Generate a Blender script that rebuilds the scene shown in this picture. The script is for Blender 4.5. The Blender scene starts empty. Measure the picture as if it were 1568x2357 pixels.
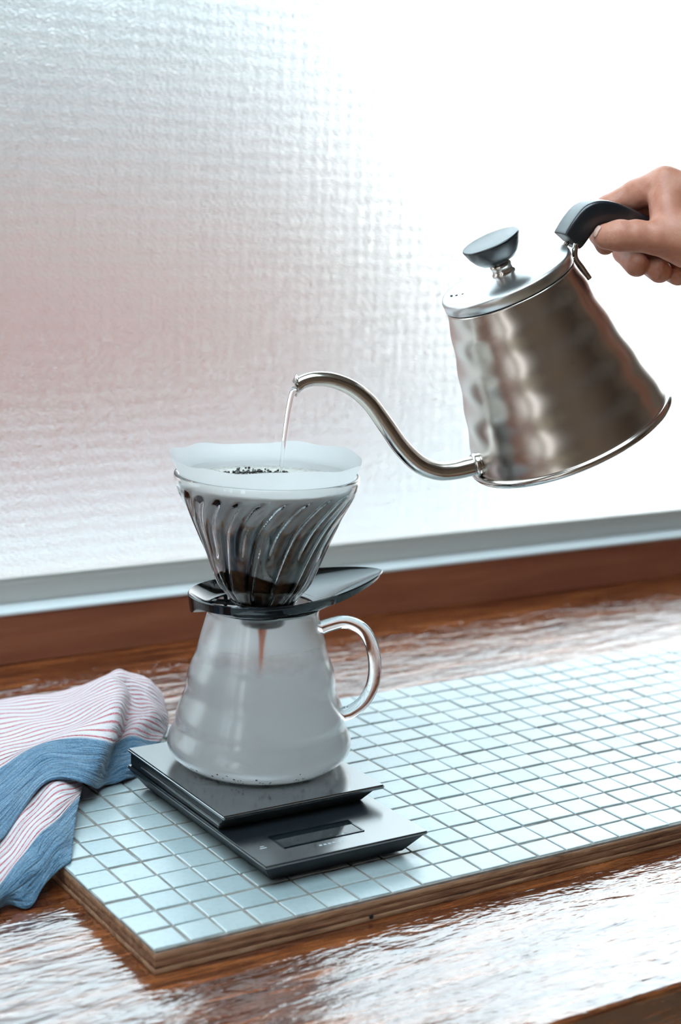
import bpy, bmesh, math, random
import numpy as np
from mathutils import Vector, Matrix

random.seed(7)
S = 0.023                      # one mosaic pitch in metres; everything below is laid out in mosaic pitches
PI = math.pi
scn = bpy.context.scene
col = scn.collection

# ------------------------------------------------------------------ camera, sky, exposure
CAM_P = Vector((-16.4671, -32.8874, 18.4585))
YAW, PITCH, ROLL = 0.576, 0.202, 0.0392
fwd = Vector((math.sin(YAW) * math.cos(PITCH), math.cos(YAW) * math.cos(PITCH), -math.sin(PITCH)))
rgt = Vector((math.cos(YAW), -math.sin(YAW), 0))
upv = rgt.cross(fwd)
r2 = rgt * math.cos(ROLL) + upv * math.sin(ROLL)
u2 = upv * math.cos(ROLL) - rgt * math.sin(ROLL)
cam = bpy.data.cameras.new('camera')
cam_o = bpy.data.objects.new('camera', cam)
col.objects.link(cam_o)
cam.sensor_fit = 'VERTICAL'
cam.sensor_height = 36.0
cam.sensor_width = 36.0 * 1568 / 2357
cam.lens = 3764.63 / 2357 * 36.0
M = Matrix((r2, u2, -fwd)).transposed().to_4x4()
M.translation = CAM_P * S
cam_o.matrix_world = M
cam.clip_start = 0.05
cam.clip_end = 100
cam.dof.use_dof = True
cam.dof.focus_distance = 47.0 * S
cam.dof.aperture_fstop = 6.3
scn.camera = cam_o

world = bpy.data.worlds.new('overcast_sky')
scn.world = world
GLOW = 1.5
world.use_nodes = True
wnt = world.node_tree
bg = wnt.nodes['Background']
# overcast sky: about three times brighter overhead than at the horizon
wtc = wnt.nodes.new('ShaderNodeTexCoord')
wsx = wnt.nodes.new('ShaderNodeSeparateXYZ')
wrp = wnt.nodes.new('ShaderNodeValToRGB')
wrp.color_ramp.elements[0].position = 0.0
wrp.color_ramp.elements[0].color = (0.33, 0.345, 0.35, 1)
wrp.color_ramp.elements[1].position = 1.0
wrp.color_ramp.elements[1].color = (0.68, 0.89, 1.0, 1)
wnt.links.new(wtc.outputs['Generated'], wsx.inputs[0])
wnt.links.new(wsx.outputs['Z'], wrp.inputs['Fac'])
# hazy sun veiled by cloud behind the right of the window
wgl = wnt.nodes.new('ShaderNodeVectorMath')
wgl.operation = 'DOT_PRODUCT'
wgl.inputs[1].default_value = Vector((0.80, 0.58, 0.15)).normalized()
wnt.links.new(wtc.outputs['Generated'], wgl.inputs[0])
def wmath(op, a, b):
    n = wnt.nodes.new('ShaderNodeMath')
    n.operation = op
    for i, v in enumerate((a, b)):
        if isinstance(v, (int, float)):
            n.inputs[i].default_value = v
        else:
            wnt.links.new(v, n.inputs[i])
    return n.outputs[0]
glow = wmath('MULTIPLY', wmath('POWER', wmath('MAXIMUM', wgl.outputs['Value'], 0.0), 40.0), GLOW)
wmx = wnt.nodes.new('ShaderNodeMix')
wmx.data_type = 'RGBA'
wmx.blend_type = 'ADD'
wmx.inputs[0].default_value = 1.0
wcb = wnt.nodes.new('ShaderNodeCombineColor')
for i in range(3):
    wnt.links.new(glow, wcb.inputs[i])
wnt.links.new(wrp.outputs[0], wmx.inputs[6])
wnt.links.new(wcb.outputs[0], wmx.inputs[7])
wnt.links.new(wmx.outputs[2], bg.inputs[0])
bg.inputs[1].default_value = 6.3

vs = scn.view_settings
vs.view_transform = 'Standard'
vs.look = 'None'
vs.gamma = 1.0
vs.exposure = 0.40
vs.use_curve_mapping = False
scn.cycles.use_denoising = True
scn.cycles.use_adaptive_sampling = True
scn.cycles.adaptive_threshold = 0.08
scn.cycles.adaptive_min_samples = 12
scn.cycles.max_bounces = 11
scn.cycles.transmission_bounces = 10
scn.cycles.transparent_max_bounces = 12
scn.cycles.sample_clamp_indirect = 8.0
scn.cycles.caustics_reflective = True
scn.cycles.caustics_refractive = True


# ------------------------------------------------------------------ helpers
def mesh_obj(name, verts, faces, mat, parent=None, smooth=False, loc=None, uvs=None):
    """verts in mosaic pitches (world, or relative to loc / parent origin)"""
    me = bpy.data.meshes.new(name)
    me.from_pydata([tuple(c * S for c in v) for v in verts], [], [tuple(f) for f in faces])
    me.materials.append(mat)
    if smooth:
        for p in me.polygons:
            p.use_smooth = True
    o = bpy.data.objects.new(name, me)
    col.objects.link(o)
    if parent is not None:
        o.parent = parent
    if loc is not None:
        o.location = Vector(loc) * S
    return o


def bm_obj(name, bm, mat, parent=None, smooth=False, loc=None):
    me = bpy.data.meshes.new(name)
    bmesh.ops.recalc_face_normals(bm, faces=bm.faces)
    bmesh.ops.scale(bm, vec=(S, S, S), verts=bm.verts)
    bm.to_mesh(me)
    bm.free()
    me.materials.append(mat)
    if smooth:
        for p in me.polygons:
            p.use_smooth = True
    o = bpy.data.objects.new(name, me)
    col.objects.link(o)
    if parent is not None:
        o.parent = parent
    if loc is not None:
        o.location = Vector(loc) * S
    return o


def sharp(o, ang=35):
    me = o.data
    for p in me.polygons:
        p.use_smooth = True
    bm = bmesh.new()
    bm.from_mesh(me)
    for e in bm.edges:
        if len(e.link_faces) == 2 and e.calc_face_angle(0) > math.radians(ang):
            e.smooth = False
    bm.to_mesh(me)
    bm.free()
    return o


def empty(name, loc=(0, 0, 0), rot=None):
    o = bpy.data.objects.new(name, None)
    o.empty_display_size = 0.02
    col.objects.link(o)
    o.location = Vector(loc) * S
    if rot is not None:
        o.rotation_mode = 'QUATERNION'
        o.rotation_quaternion = rot
    return o


def tag(o, label=None, cat=None, group=None, kind=None):
    if label: o['label'] = label
    if cat: o['category'] = cat
    if group: o['group'] = group
    if kind: o['kind'] = kind
    return o


def bm_box(x0, x1, y0, y1, z0, z1, bev=0.0, seg=2, bm=None):
    bm = bm or bmesh.new()
    vs_ = [bm.verts.new(p) for p in ((x0, y0, z0), (x1, y0, z0), (x1, y1, z0), (x0, y1, z0),
                                     (x0, y0, z1), (x1, y0, z1), (x1, y1, z1), (x0, y1, z1))]
    fs = [bm.faces.new([vs_[i] for i in f]) for f in
          ((0, 3, 2, 1), (4, 5, 6, 7), (0, 1, 5, 4), (1, 2, 6, 5), (2, 3, 7, 6), (3, 0, 4, 7))]
    if bev:
        es = list({e for f in fs for e in f.edges})
        bmesh.ops.bevel(bm, geom=es, offset=bev, segments=seg, affect='EDGES', clamp_overlap=True)
    return bm


def box(name, b, mat, parent=None, bev=0.0, seg=2, loc=None):
    o = bm_obj(name, bm_box(*b, bev=bev, seg=seg), mat, parent, loc=loc)
    if bev:
        sharp(o, 50)
    return o


def frustum(name, top, bot, mat, parent=None, bev=0.0):
    """top/bot = (x0,x1,y0,y1,z)"""
    bm = bmesh.new()
    v = []
    for (x0, x1, y0, y1, z) in (bot, top):
        v += [bm.verts.new(p) for p in ((x0, y0, z), (x1, y0, z), (x1, y1, z), (x0, y1, z))]
    for f in ((0, 3, 2, 1), (4, 5, 6, 7), (0, 1, 5, 4), (1, 2, 6, 5), (2, 3, 7, 6), (3, 0, 4, 7)):
        bm.faces.new([v[i] for i in f])
    if bev:
        bmesh.ops.bevel(bm, geom=list(bm.edges), offset=bev, segments=2, affect='EDGES', clamp_overlap=True)
    o = bm_obj(name, bm, mat, parent)
    return sharp(o, 40)


def lathe(name, prof, mat, parent=None, n=96, closed=False, rfun=None, loc=None, cap=False):
    """prof: list of (r, z). closed: profile loops onto itself. rfun(r,z,theta,k)->r"""
    verts, faces = [], []
    m = len(prof)
    for k, (r, z) in enumerate(prof):
        for i in range(n):
            t = 2 * PI * i / n
            rr = rfun(r, z, t, k) if rfun else r
            verts.append((rr * math.cos(t), rr * math.sin(t), z))
    rng = m if closed else m - 1
    for k in range(rng):
        k2 = (k + 1) % m
        for i in range(n):
            j = (i + 1) % n
            faces.append((k * n + i, k * n + j, k2 * n + j, k2 * n + i))
    if cap:
        faces.append(tuple(range(n - 1, -1, -1)))
        faces.append(tuple((m - 1) * n + i for i in range(n)))
    o = mesh_obj(name, verts, faces, mat, parent, True, loc)
    bm = bmesh.new()
    bm.from_mesh(o.data)
    bmesh.ops.remove_doubles(bm, verts=bm.verts, dist=1e-6)
    bmesh.ops.recalc_face_normals(bm, faces=bm.faces)
    bm.to_mesh(o.data)
    bm.free()
    for p in o.data.polygons:
        p.use_smooth = True
    return o


def spline(pts, n):
    """Catmull-Rom through pts (tuples of any length), n samples per span"""
    P = [np.array(p, float) for p in pts]
    P = [2 * P[0] - P[1]] + P + [2 * P[-1] - P[-2]]
    out = []
    for i in range(1, len(P) - 2):
        a, b, c, d = P[i - 1], P[i], P[i + 1], P[i + 2]
        for k in range(n):
            t = k / n
            out.append(0.5 * ((2 * b) + (c - a) * t + (2 * a - 5 * b + 4 * c - d) * t * t + (3 * b - a - 3 * c + d) * t ** 3))
    out.append(P[-2])
    return out


def tube(name, path, mat, parent=None, n=20, cap=True, ring=None, up=(0, 0, 1), loc=None):
    """path: list of (x,y,z,r); ring: optional list of (a,b) unit cross-section (a along 'side', b along 'up')"""
    P = [Vector(p[:3]) for p in path]
    R = [float(p[3]) for p in path]
    ring = ring or [(math.cos(2 * PI * i / n), math.sin(2 * PI * i / n)) for i in range(n)]
    n = len(ring)
    verts, faces = [], []
    prev = None
    for i, p in enumerate(P):
        t = (P[min(i + 1, len(P) - 1)] - P[max(i - 1, 0)]).normalized()
        if prev is None:
            a = Vector(up).cross(t)
            if a.length < 1e-4:
                a = Vector((1, 0, 0)).cross(t)
            a.normalize()
        else:
            a = (prev - t * prev.dot(t)).normalized()
        prev = a
        b = t.cross(a)
        for (ca, cb) in ring:
            verts.append(tuple(p + a * ca * R[i] + b * cb * R[i]))
    for i in range(len(P) - 1):
        for k in range(n):
            j = (k + 1) % n
            faces.append((i * n + k, i * n + j, (i + 1) * n + j, (i + 1) * n + k))
    if cap:
        faces.append(tuple(range(n - 1, -1, -1)))
        faces.append(tuple((len(P) - 1) * n + k for k in range(n)))
    return mesh_obj(name, verts, faces, mat, parent, True, loc)


# ------------------------------------------------------------------ materials
def mat(name):
    m = bpy.data.materials.new(name)
    m.use_nodes = True
    nt = m.node_tree
    b = nt.nodes['Principled BSDF']
    return m, nt, b


def N(nt, t, **kw):
    n = nt.nodes.new(t)
    for k, v in kw.items():
        if hasattr(n, k):
            setattr(n, k, v)
        else:
            n.inputs[k].default_value = v
    return n


def setp(b, **kw):
    names = {'color': 'Base Color', 'rough': 'Roughness', 'metal': 'Metallic', 'ior': 'IOR', 'trans': 'Transmission Weight',
             'coat': 'Coat Weight', 'coat_rough': 'Coat Roughness', 'spec': 'Specular IOR Level', 'sss': 'Subsurface Weight',
             'sheen': 'Sheen Weight', 'aniso': 'Anisotropic', 'coat_ior': 'Coat IOR'}
    for k, v in kw.items():
        if k == 'color':
            v = (*v, 1)
        b.inputs[names[k]].default_value = v


def plain(name, color, rough=0.5, **kw):
    m, nt, b = mat(name)
    setp(b, color=color, rough=rough, **kw)
    return m


def coords(nt, scale=(1, 1, 1), rot=(0, 0, 0), kind='Object'):
    tc = N(nt, 'ShaderNodeTexCoord')
    mp = N(nt, 'ShaderNodeMapping')
    mp.inputs['Scale'].default_value = scale
    mp.inputs['Rotation'].default_value = rot
    nt.links.new(tc.outputs[kind], mp.inputs['Vector'])
    return mp.outputs['Vector']


def ramp(nt, fac, stops):
    r = N(nt, 'ShaderNodeValToRGB')
    el = r.color_ramp.elements
    while len(el) < len(stops):
        el.new(0.5)
    for e, (p, c) in zip(el, stops):
        e.position = p
        e.color = (*c, 1) if len(c) == 3 else c
    nt.links.new(fac, r.inputs['Fac'])
    return r.outputs['Color']


def noise(nt, vec, scale, detail=4, rough=0.55, dist=0.0):
    n = N(nt, 'ShaderNodeTexNoise')
    n.inputs['Scale'].default_value = scale
    n.inputs['Detail'].default_value = detail
    n.inputs['Roughness'].default_value = rough
    n.inputs['Distortion'].default_value = dist
    if vec is not None:
        nt.links.new(vec, n.inputs['Vector'])
    return n.outputs['Fac']


def bump(nt, b, h, strength, dist=0.001, normal=None, socket='Normal'):
    bn = N(nt, 'ShaderNodeBump')
    bn.inputs['Strength'].default_value = strength
    bn.inputs['Distance'].default_value = dist
    nt.links.new(h, bn.inputs['Height'])
    if normal is not None:
        nt.links.new(normal, bn.inputs['Normal'])
    if b is not None:
        nt.links.new(bn.outputs['Normal'], b.inputs[socket])
    return bn.outputs['Normal']


def math_node(nt, op, a, b=None, clamp=False):
    n = N(nt, 'ShaderNodeMath', operation=op)
    n.use_clamp = clamp
    for i, v in enumerate((a, b)):
        if v is None:
            continue
        if isinstance(v, (int, float)):
            n.inputs[i].default_value = v
        else:
            nt.links.new(v, n.inputs[i])
    return n.outputs[0]


def mixrgb(nt, fac, a, b, blend='MIX'):
    n = N(nt, 'ShaderNodeMix', data_type='RGBA', blend_type=blend)
    for k, v in ((0, fac), (6, a), (7, b)):
        if isinstance(v, (int, float)):
            n.inputs[k].default_value = v
        elif isinstance(v, tuple):
            n.inputs[k].default_value = (*v, 1)
        else:
            nt.links.new(v, n.inputs[k])
    return n.outputs[2]


# varnished table
m_table, nt, b = mat('varnished_table_wood')
v = coords(nt, (9, 95, 95))
g1 = noise(nt, v, 1.0, 6, 0.65, 0.6)
v2 = coords(nt, (40, 420, 420))
g2 = noise(nt, v2, 1.0, 3, 0.6)
c = ramp(nt, math_node(nt, 'ADD', math_node(nt, 'MULTIPLY', g1, 0.7), math_node(nt, 'MULTIPLY', g2, 0.3)),
         [(0.30, (0.028, 0.008, 0.004)), (0.47, (0.11, 0.027, 0.009)), (0.60, (0.30, 0.085, 0.022)), (0.75, (0.42, 0.16, 0.05))])
nt.links.new(c, b.inputs['Base Color'])
setp(b, rough=0.14, ior=2.7)
v3 = coords(nt, (24, 70, 40))
h1 = noise(nt, v3, 1.0, 3, 0.55, 0.4)
v4 = coords(nt, (90, 260, 200))
h2 = noise(nt, v4, 1.0, 2, 0.5)
hh = math_node(nt, 'ADD', h1, math_node(nt, 'MULTIPLY', h2, 0.28))
bump(nt, b, hh, 0.55, 0.0035)

# red-brown window board
m_sill, nt, b = mat('red_brown_window_board')
v = coords(nt, (5, 60, 60))
c = ramp(nt, noise(nt, v, 1.0, 5, 0.6, 0.4), [(0.3, (0.22, 0.066, 0.034)), (0.7, (0.34, 0.115, 0.06))])
nt.links.new(c, b.inputs['Base Color'])
setp(b, rough=0.38)

# plywood
def ply_mat(name, c0, c1):
    m, nt, b = mat(name)
    v = coords(nt, (26, 140, 330))
    c = ramp(nt, noise(nt, v, 1.0, 5, 0.7, 0.5), [(0.30, tuple(x * 0.22 for x in c0)), (0.46, c0), (0.70, c1)])
    nt.links.new(c, b.inputs['Base Color'])
    setp(b, rough=0.75)
    bump(nt, b, noise(nt, v, 2.0, 4), 0.6, 0.0006)
    return m
m_ply_a = ply_mat('plywood_edge_light', (0.27, 0.125, 0.062), (0.45, 0.26, 0.15))
m_ply_b = ply_mat('plywood_edge_dark', (0.19, 0.075, 0.035), (0.36, 0.18, 0.095))

# tiles and grout
m_tile, nt, b = mat('pale_ceramic_tile')
oi = N(nt, 'ShaderNodeObjectInfo')
c = ramp(nt, oi.outputs['Random'], [(0.0, (0.335, 0.425, 0.445)), (0.5, (0.39, 0.465, 0.48)), (1.0, (0.43, 0.495, 0.50))])
v = coords(nt, (160, 160, 160))
sp = ramp(nt, noise(nt, v, 1.5, 4, 0.7), [(0.32, (0.86, 0.86, 0.84)), (0.5, (1, 1, 1))])
nt.links.new(mixrgb(nt, 1.0, c, sp, 'MULTIPLY'), b.inputs['Base Color'])
setp(b, rough=0.30, ior=2.0)
bump(nt, b, noise(nt, coords(nt, (70, 70, 70)), 1.0, 3), 0.25, 0.0006)
m_grout, nt, b = mat('grey_grout')
v = coords(nt, (80, 80, 80))
c = ramp(nt, noise(nt, v, 1.0, 5, 0.6), [(0.3, (0.17, 0.135, 0.105)), (0.6, (0.30, 0.28, 0.26)), (0.8, (0.42, 0.42, 0.41))])
nt.links.new(c, b.inputs['Base Color'])
setp(b, rough=0.7)

# scale plastic
m_blk, nt, b = mat('black_satin_plastic')
setp(b, color=(0.010, 0.014, 0.018), rough=0.22, ior=3.4)
m_blk_matt = plain('black_matt_plastic', (0.010, 0.014, 0.018), 0.42)
m_blk_gloss = plain('black_gloss_plastic', (0.004, 0.007, 0.010), 0.08, ior=1.45)
m_lcd = plain('dark_display_glass', (0.010, 0.016, 0.018), 0.04, ior=1.7)
m_mark = plain('pale_printed_mark', (0.45, 0.48, 0.50), 0.5)
m_handle_blk = plain('black_handle_plastic', (0.006, 0.010, 0.015), 0.30, ior=1.75)

# steel
m_steel, nt, b = mat('brushed_stainless_steel')
setp(b, color=(0.63, 0.575, 0.53), metal=1.0, rough=0.25)
v = coords(nt, (60, 60, 2600))
bump(nt, b, noise(nt, v, 1.0, 2), 0.05, 0.0003)
m_steel_fine = plain('polished_steel', (0.60, 0.56, 0.53), 0.16, metal=1.0)
m_lid = plain('satin_steel_lid', (0.66, 0.66, 0.66), 0.32, metal=1.0)
m_dark_hole = plain('dark_hole', (0.004, 0.006, 0.008), 0.6)

# glass
m_glass = plain('clear_glass', (1, 1, 1), 0.0, trans=1.0, ior=1.46)
m_glass_body = plain('carafe_glass', (1, 1, 1), 0.16, trans=1.0, ior=1.46)
m_glass_rib = plain('dripper_glass', (1, 1, 1), 0.01, trans=1.0, ior=1.47)
m_water = plain('water', (1, 1, 1), 0.0, trans=1.0, ior=1.33)
m_coffee = bpy.data.materials.new('fresh_coffee')
m_coffee.use_nodes = True
nt = m_coffee.node_tree
nt.nodes.clear()
out = N(nt, 'ShaderNodeOutputMaterial')
tr = N(nt, 'ShaderNodeBsdfTranslucent')
tr.inputs['Color'].default_value = (1.0, 0.40, 0.03, 1)
gs_ = N(nt, 'ShaderNodeBsdfGlossy')
gs_.inputs['Roughness'].default_value = 0.08
mx = N(nt, 'ShaderNodeMixShader')
mx.inputs[0].default_value = 0.06
nt.links.new(tr.outputs[0], mx.inputs[1])
nt.links.new(gs_.outputs[0], mx.inputs[2])
nt.links.new(mx.outputs[0], out.inputs['Surface'])

# film of condensation on the inside of the carafe
m_cond = bpy.data.materials.new('condensation_film')
m_cond.use_nodes = True
nt = m_cond.node_tree
nt.nodes.clear()
out = N(nt, 'ShaderNodeOutputMaterial')
tr = N(nt, 'ShaderNodeBsdfTranslucent')
tr.inputs['Color'].default_value = (0.98, 0.985, 0.985, 1)
df = N(nt, 'ShaderNodeBsdfDiffuse')
df.inputs['Color'].default_value = (0.96, 0.965, 0.965, 1)
clear = N(nt, 'ShaderNodeBsdfTransparent')
tc = N(nt, 'ShaderNodeTexCoord')
sx = N(nt, 'ShaderNodeSeparateXYZ')
nt.links.new(tc.outputs['Object'], sx.inputs[0])
mx2 = N(nt, 'ShaderNodeMixShader')
mx2.inputs[0].default_value = 0.25
nt.links.new(tr.outputs[0], mx2.inputs[1])
nt.links.new(df.outputs[0], mx2.inputs[2])
# front mist thins towards the neck; low back left clear to let window light through; heights in metres above the carafe's foot
hz = math_node(nt, 'ADD', sx.outputs['Z'], math_node(nt, 'MULTIPLY', math_node(nt, 'SUBTRACT', noise(nt, tc.outputs['Object'], 60, 3), 0.5), 0.012))
mr = N(nt, 'ShaderNodeMapRange')
mr.inputs['From Min'].default_value = 3.2 * S
mr.inputs['From Max'].default_value = 3.8 * S
mr.inputs['To Min'].default_value = 0.96
mr.inputs['To Max'].default_value = 0.22
nt.links.new(hz, mr.inputs['Value'])
fr_ = N(nt, 'ShaderNodeVectorMath', operation='DOT_PRODUCT')
fr_.inputs[1].default_value = (0.545, 0.839, 0)
nt.links.new(tc.outputs['Object'], fr_.inputs[0])
mr0 = N(nt, 'ShaderNodeMapRange')
mr0.inputs['From Min'].default_value = 0.7 * S
mr0.inputs['From Max'].default_value = 1.4 * S
nt.links.new(fr_.outputs['Value'], mr0.inputs['Value'])
mrb = N(nt, 'ShaderNodeMapRange')
mrb.inputs['From Min'].default_value = 1.9 * S
mrb.inputs['From Max'].default_value = 2.9 * S
mrb.inputs['To Min'].default_value = 0.12
mrb.inputs['To Max'].default_value = 0.9
nt.links.new(hz, mrb.inputs['Value'])
mist = math_node(nt, 'ADD', math_node(nt, 'MULTIPLY', mr.outputs[0], math_node(nt, 'SUBTRACT', 1.0, mr0.outputs[0])),
                 math_node(nt, 'MULTIPLY', mrb.outputs[0], mr0.outputs[0]), True)
mx3 = N(nt, 'ShaderNodeMixShader')
nt.links.new(mist, mx3.inputs[0])
nt.links.new(clear.outputs[0], mx3.inputs[1])
nt.links.new(mx2.outputs[0], mx3.inputs[2])
# coffee specks drying around the foot
speck = N(nt, 'ShaderNodeTexVoronoi')
speck.inputs['Scale'].default_value = 330
nt.links.new(tc.outputs['Object'], speck.inputs['Vector'])
sp1 = math_node(nt, 'LESS_THAN', speck.outputs['Distance'], 0.26)
sp2 = math_node(nt, 'GREATER_THAN', noise(nt, tc.outputs['Object'], 210, 2), 0.52)
mr2 = N(nt, 'ShaderNodeMapRange')
mr2.inputs['From Min'].default_value = 0.10 * S
mr2.inputs['From Max'].default_value = 0.75 * S
mr2.inputs['To Min'].default_value = 1.0
mr2.inputs['To Max'].default_value = 0.0
nt.links.new(sx.outputs['Z'], mr2.inputs['Value'])
sp3 = math_node(nt, 'GREATER_THAN', mr2.outputs[0], noise(nt, tc.outputs['Object'], 500, 1))
spf = math_node(nt, 'MULTIPLY', math_node(nt, 'MULTIPLY', sp1, sp2), sp3)
brown = N(nt, 'ShaderNodeBsdfDiffuse')
brown.inputs['Color'].default_value = (0.07, 0.022, 0.006, 1)
mx4 = N(nt, 'ShaderNodeMixShader')
nt.links.new(spf, mx4.inputs[0])
nt.links.new(mx3.outputs[0], mx4.inputs[1])
nt.links.new(brown.outputs[0], mx4.inputs[2])
nt.links.new(mx4.outputs[0], out.inputs['Surface'])

# paper filter: white paper, soaked brown where the vertex colour says so
m_paper = bpy.data.materials.new('filter_paper')
m_paper.use_nodes = True
nt = m_paper.node_tree
nt.nodes.clear()
out = N(nt, 'ShaderNodeOutputMaterial')
at = N(nt, 'ShaderNodeAttribute', attribute_name='soak')
sof = noise(nt, coords(nt, (120, 120, 120)), 1.0, 4, 0.6)
sk = math_node(nt, 'ADD', at.outputs['Fac'], math_node(nt, 'MULTIPLY', math_node(nt, 'SUBTRACT', sof, 0.5), 0.25), True)
pc = ramp(nt, sk, [(0.0, (0.93, 0.94, 0.945)), (0.25, (0.90, 0.90, 0.89)), (0.42, (0.50, 0.26, 0.10)), (0.6, (0.12, 0.065, 0.042)), (1.0, (0.02, 0.009, 0.006))])
df = N(nt, 'ShaderNodeBsdfDiffuse')
tr = N(nt, 'ShaderNodeBsdfTranslucent')
nt.links.new(pc, df.inputs['Color'])
nt.links.new(pc, tr.inputs['Color'])
mx = N(nt, 'ShaderNodeMixShader')
mx.inputs[0].default_value = 0.6
nt.links.new(df.outputs[0], mx.inputs[1])
nt.links.new(tr.outputs[0], mx.inputs[2])
nt.links.new(mx.outputs[0], out.inputs['Surface'])

m_foam, nt, b = mat('coffee_foam')
v = coords(nt, (300, 300, 300))
c = ramp(nt, noise(nt, v, 1.0, 4, 0.6), [(0.35, (0.50, 0.42, 0.33)), (0.6, (0.74, 0.72, 0.68))])
nt.links.new(c, b.inputs['Base Color'])
setp(b, rough=0.12)
bump(nt, b, noise(nt, v, 1.2, 3), 0.5, 0.0006)
m_slurry = plain('wet_coffee_slurry', (0.05, 0.026, 0.016), 0.5)
m_ground = plain('wet_coffee_grounds', (0.014, 0.010, 0.009), 0.35)

# window glass: patterned, woven relief
m_pane = bpy.data.materials.new('woven_pattern_frosted_glass')
m_pane.use_nodes = True
nt = m_pane.node_tree
nt.nodes.clear()
out = N(nt, 'ShaderNodeOutputMaterial')
gl = N(nt, 'ShaderNodeBsdfGlass')
gl.inputs['Roughness'].default_value = 0.30
gl.inputs['IOR'].default_value = 1.45
gl.inputs['Color'].default_value = (0.93, 0.945, 0.945, 1)
tc = N(nt, 'ShaderNodeTexCoord')
nv = noise(nt, coords(nt, (300, 300, 600)), 1.0, 2, 0.55, 0.1)
wv = N(nt, 'ShaderNodeTexWave', bands_direction='Z')
wv.inputs['Scale'].default_value = 24
wv.inputs['Distortion'].default_value = 2.2
wv.inputs['Detail'].default_value = 2
nt.links.new(tc.outputs['Object'], wv.inputs['Vector'])
wx = N(nt, 'ShaderNodeTexWave', bands_direction='X')
wx.inputs['Scale'].default_value = 24
wx.inputs['Distortion'].default_value = 1.2
nt.links.new(tc.outputs['Object'], wx.inputs['Vector'])
hsum = math_node(nt, 'ADD', math_node(nt, 'MULTIPLY', nv, 1.15),
                 math_node(nt, 'ADD', math_node(nt, 'MULTIPLY', wv.outputs['Fac'], 0.17), math_node(nt, 'MULTIPLY', wx.outputs['Fac'], 0.11)))
bump(nt, gl, hsum, 1.0, 0.0012)
nt.links.new(gl.outputs[0], out.inputs['Surface'])

m_pane_back = plain('frosted_glass_outer_side', (0.93, 0.945, 0.945), 0.36, trans=1.0, ior=1.45)
m_alu, nt, b = mat('grey_aluminium_rail')
setp(b, color=(0.50, 0.48, 0.45), metal=0.3, rough=0.42)
bump(nt, b, noise(nt, coords(nt, (4, 900, 900)), 1.0, 2), 0.1, 0.0003)

m_ledge_lit = plain('ledge_aluminium_lit', (0.66, 0.69, 0.70), 0.35)  # rail aluminium, with the light its top face catches put into the colour

# towel
m_towel, nt, b = mat('striped_linen')
uvn = N(nt, 'ShaderNodeUVMap')
sx = N(nt, 'ShaderNodeSeparateXYZ')
nt.links.new(uvn.outputs[0], sx.inputs[0])
V = sx.outputs['Y']                   # pitches across the stripes
U = sx.outputs['X']
band = ramp(nt, math_node(nt, 'FRACT', math_node(nt, 'MULTIPLY', V, 1 / 16.0)),
            [(0.0, (0, 0, 0)), (0.4995, (0, 0, 0)), (0.5005, (1, 1, 1)), (1.0, (1, 1, 1))])
st = math_node(nt, 'FRACT', math_node(nt, 'MULTIPLY', V, 2.9))
st = ramp(nt, st, [(0.0, (0, 0, 0)), (0.60, (0, 0, 0)), (0.70, (1, 1, 1)), (0.86, (1, 1, 1)), (0.98, (0, 0, 0))])
wn = noise(nt, coords(nt, (1.6, 4.5, 1), kind='UV'), 1.0, 5, 0.65, 0.5)  # stretched streaks that paint lit and dark wrinkle tones into the blue
tn = noise(nt, coords(nt, (1600, 420, 1600)), 1.0, 2)
redw = mixrgb(nt, math_node(nt, 'MULTIPLY', st, ramp(nt, tn, [(0.3, (0.45, 0.45, 0.45)), (0.6, (1, 1, 1))])), (0.66, 0.60, 0.62), (0.46, 0.022, 0.040))
blu = mixrgb(nt, 1.0, ramp(nt, wn, [(0.35, (0.040, 0.125, 0.225)), (0.65, (0.15, 0.27, 0.385))]),
             ramp(nt, tn, [(0.35, (0.65, 0.65, 0.65)), (0.65, (1.25, 1.25, 1.25))]), 'MULTIPLY')
nt.links.new(mixrgb(nt, band, redw, blu), b.inputs['Base Color'])
setp(b, rough=0.95, sheen=0.3)
bn1 = noise(nt, coords(nt, (900, 900, 900)), 1.0, 2)
bn2 = math_node(nt, 'ADD', noise(nt, coords(nt, (1.1, 3.4, 1), kind='UV'), 1.0, 3, 0.5, 0.8), math_node(nt, 'MULTIPLY', noise(nt, coords(nt, (55, 55, 55)), 1.0, 4, 0.55, 0.4), 0.5))
bump(nt, b, math_node(nt, 'ADD', math_node(nt, 'MULTIPLY', bn1, 0.12), bn2), 0.9, 0.0050)

# skin
m_skin, nt, b = mat('skin')
v = coords(nt, (90, 90, 90))
c = ramp(nt, noise(nt, v, 1.0, 4, 0.6), [(0.32, (0.54, 0.21, 0.135)), (0.68, (0.64, 0.30, 0.205))])
nt.links.new(c, b.inputs['Base Color'])
setp(b, rough=0.46, sss=0.18)
b.inputs['Subsurface Radius'].default_value = (0.008, 0.003, 0.0015)
b.inputs['Subsurface Scale'].default_value = 0.5
bump(nt, b, math_node(nt, 'ADD', noise(nt, coords(nt, (700, 700, 700)), 1.0, 3), math_node(nt, 'MULTIPLY', noise(nt, coords(nt, (120, 120, 120)), 1.0, 3), 1.5)), 0.25, 0.0007)
m_nail = plain('fingernail', (0.66, 0.40, 0.33), 0.25)

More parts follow.
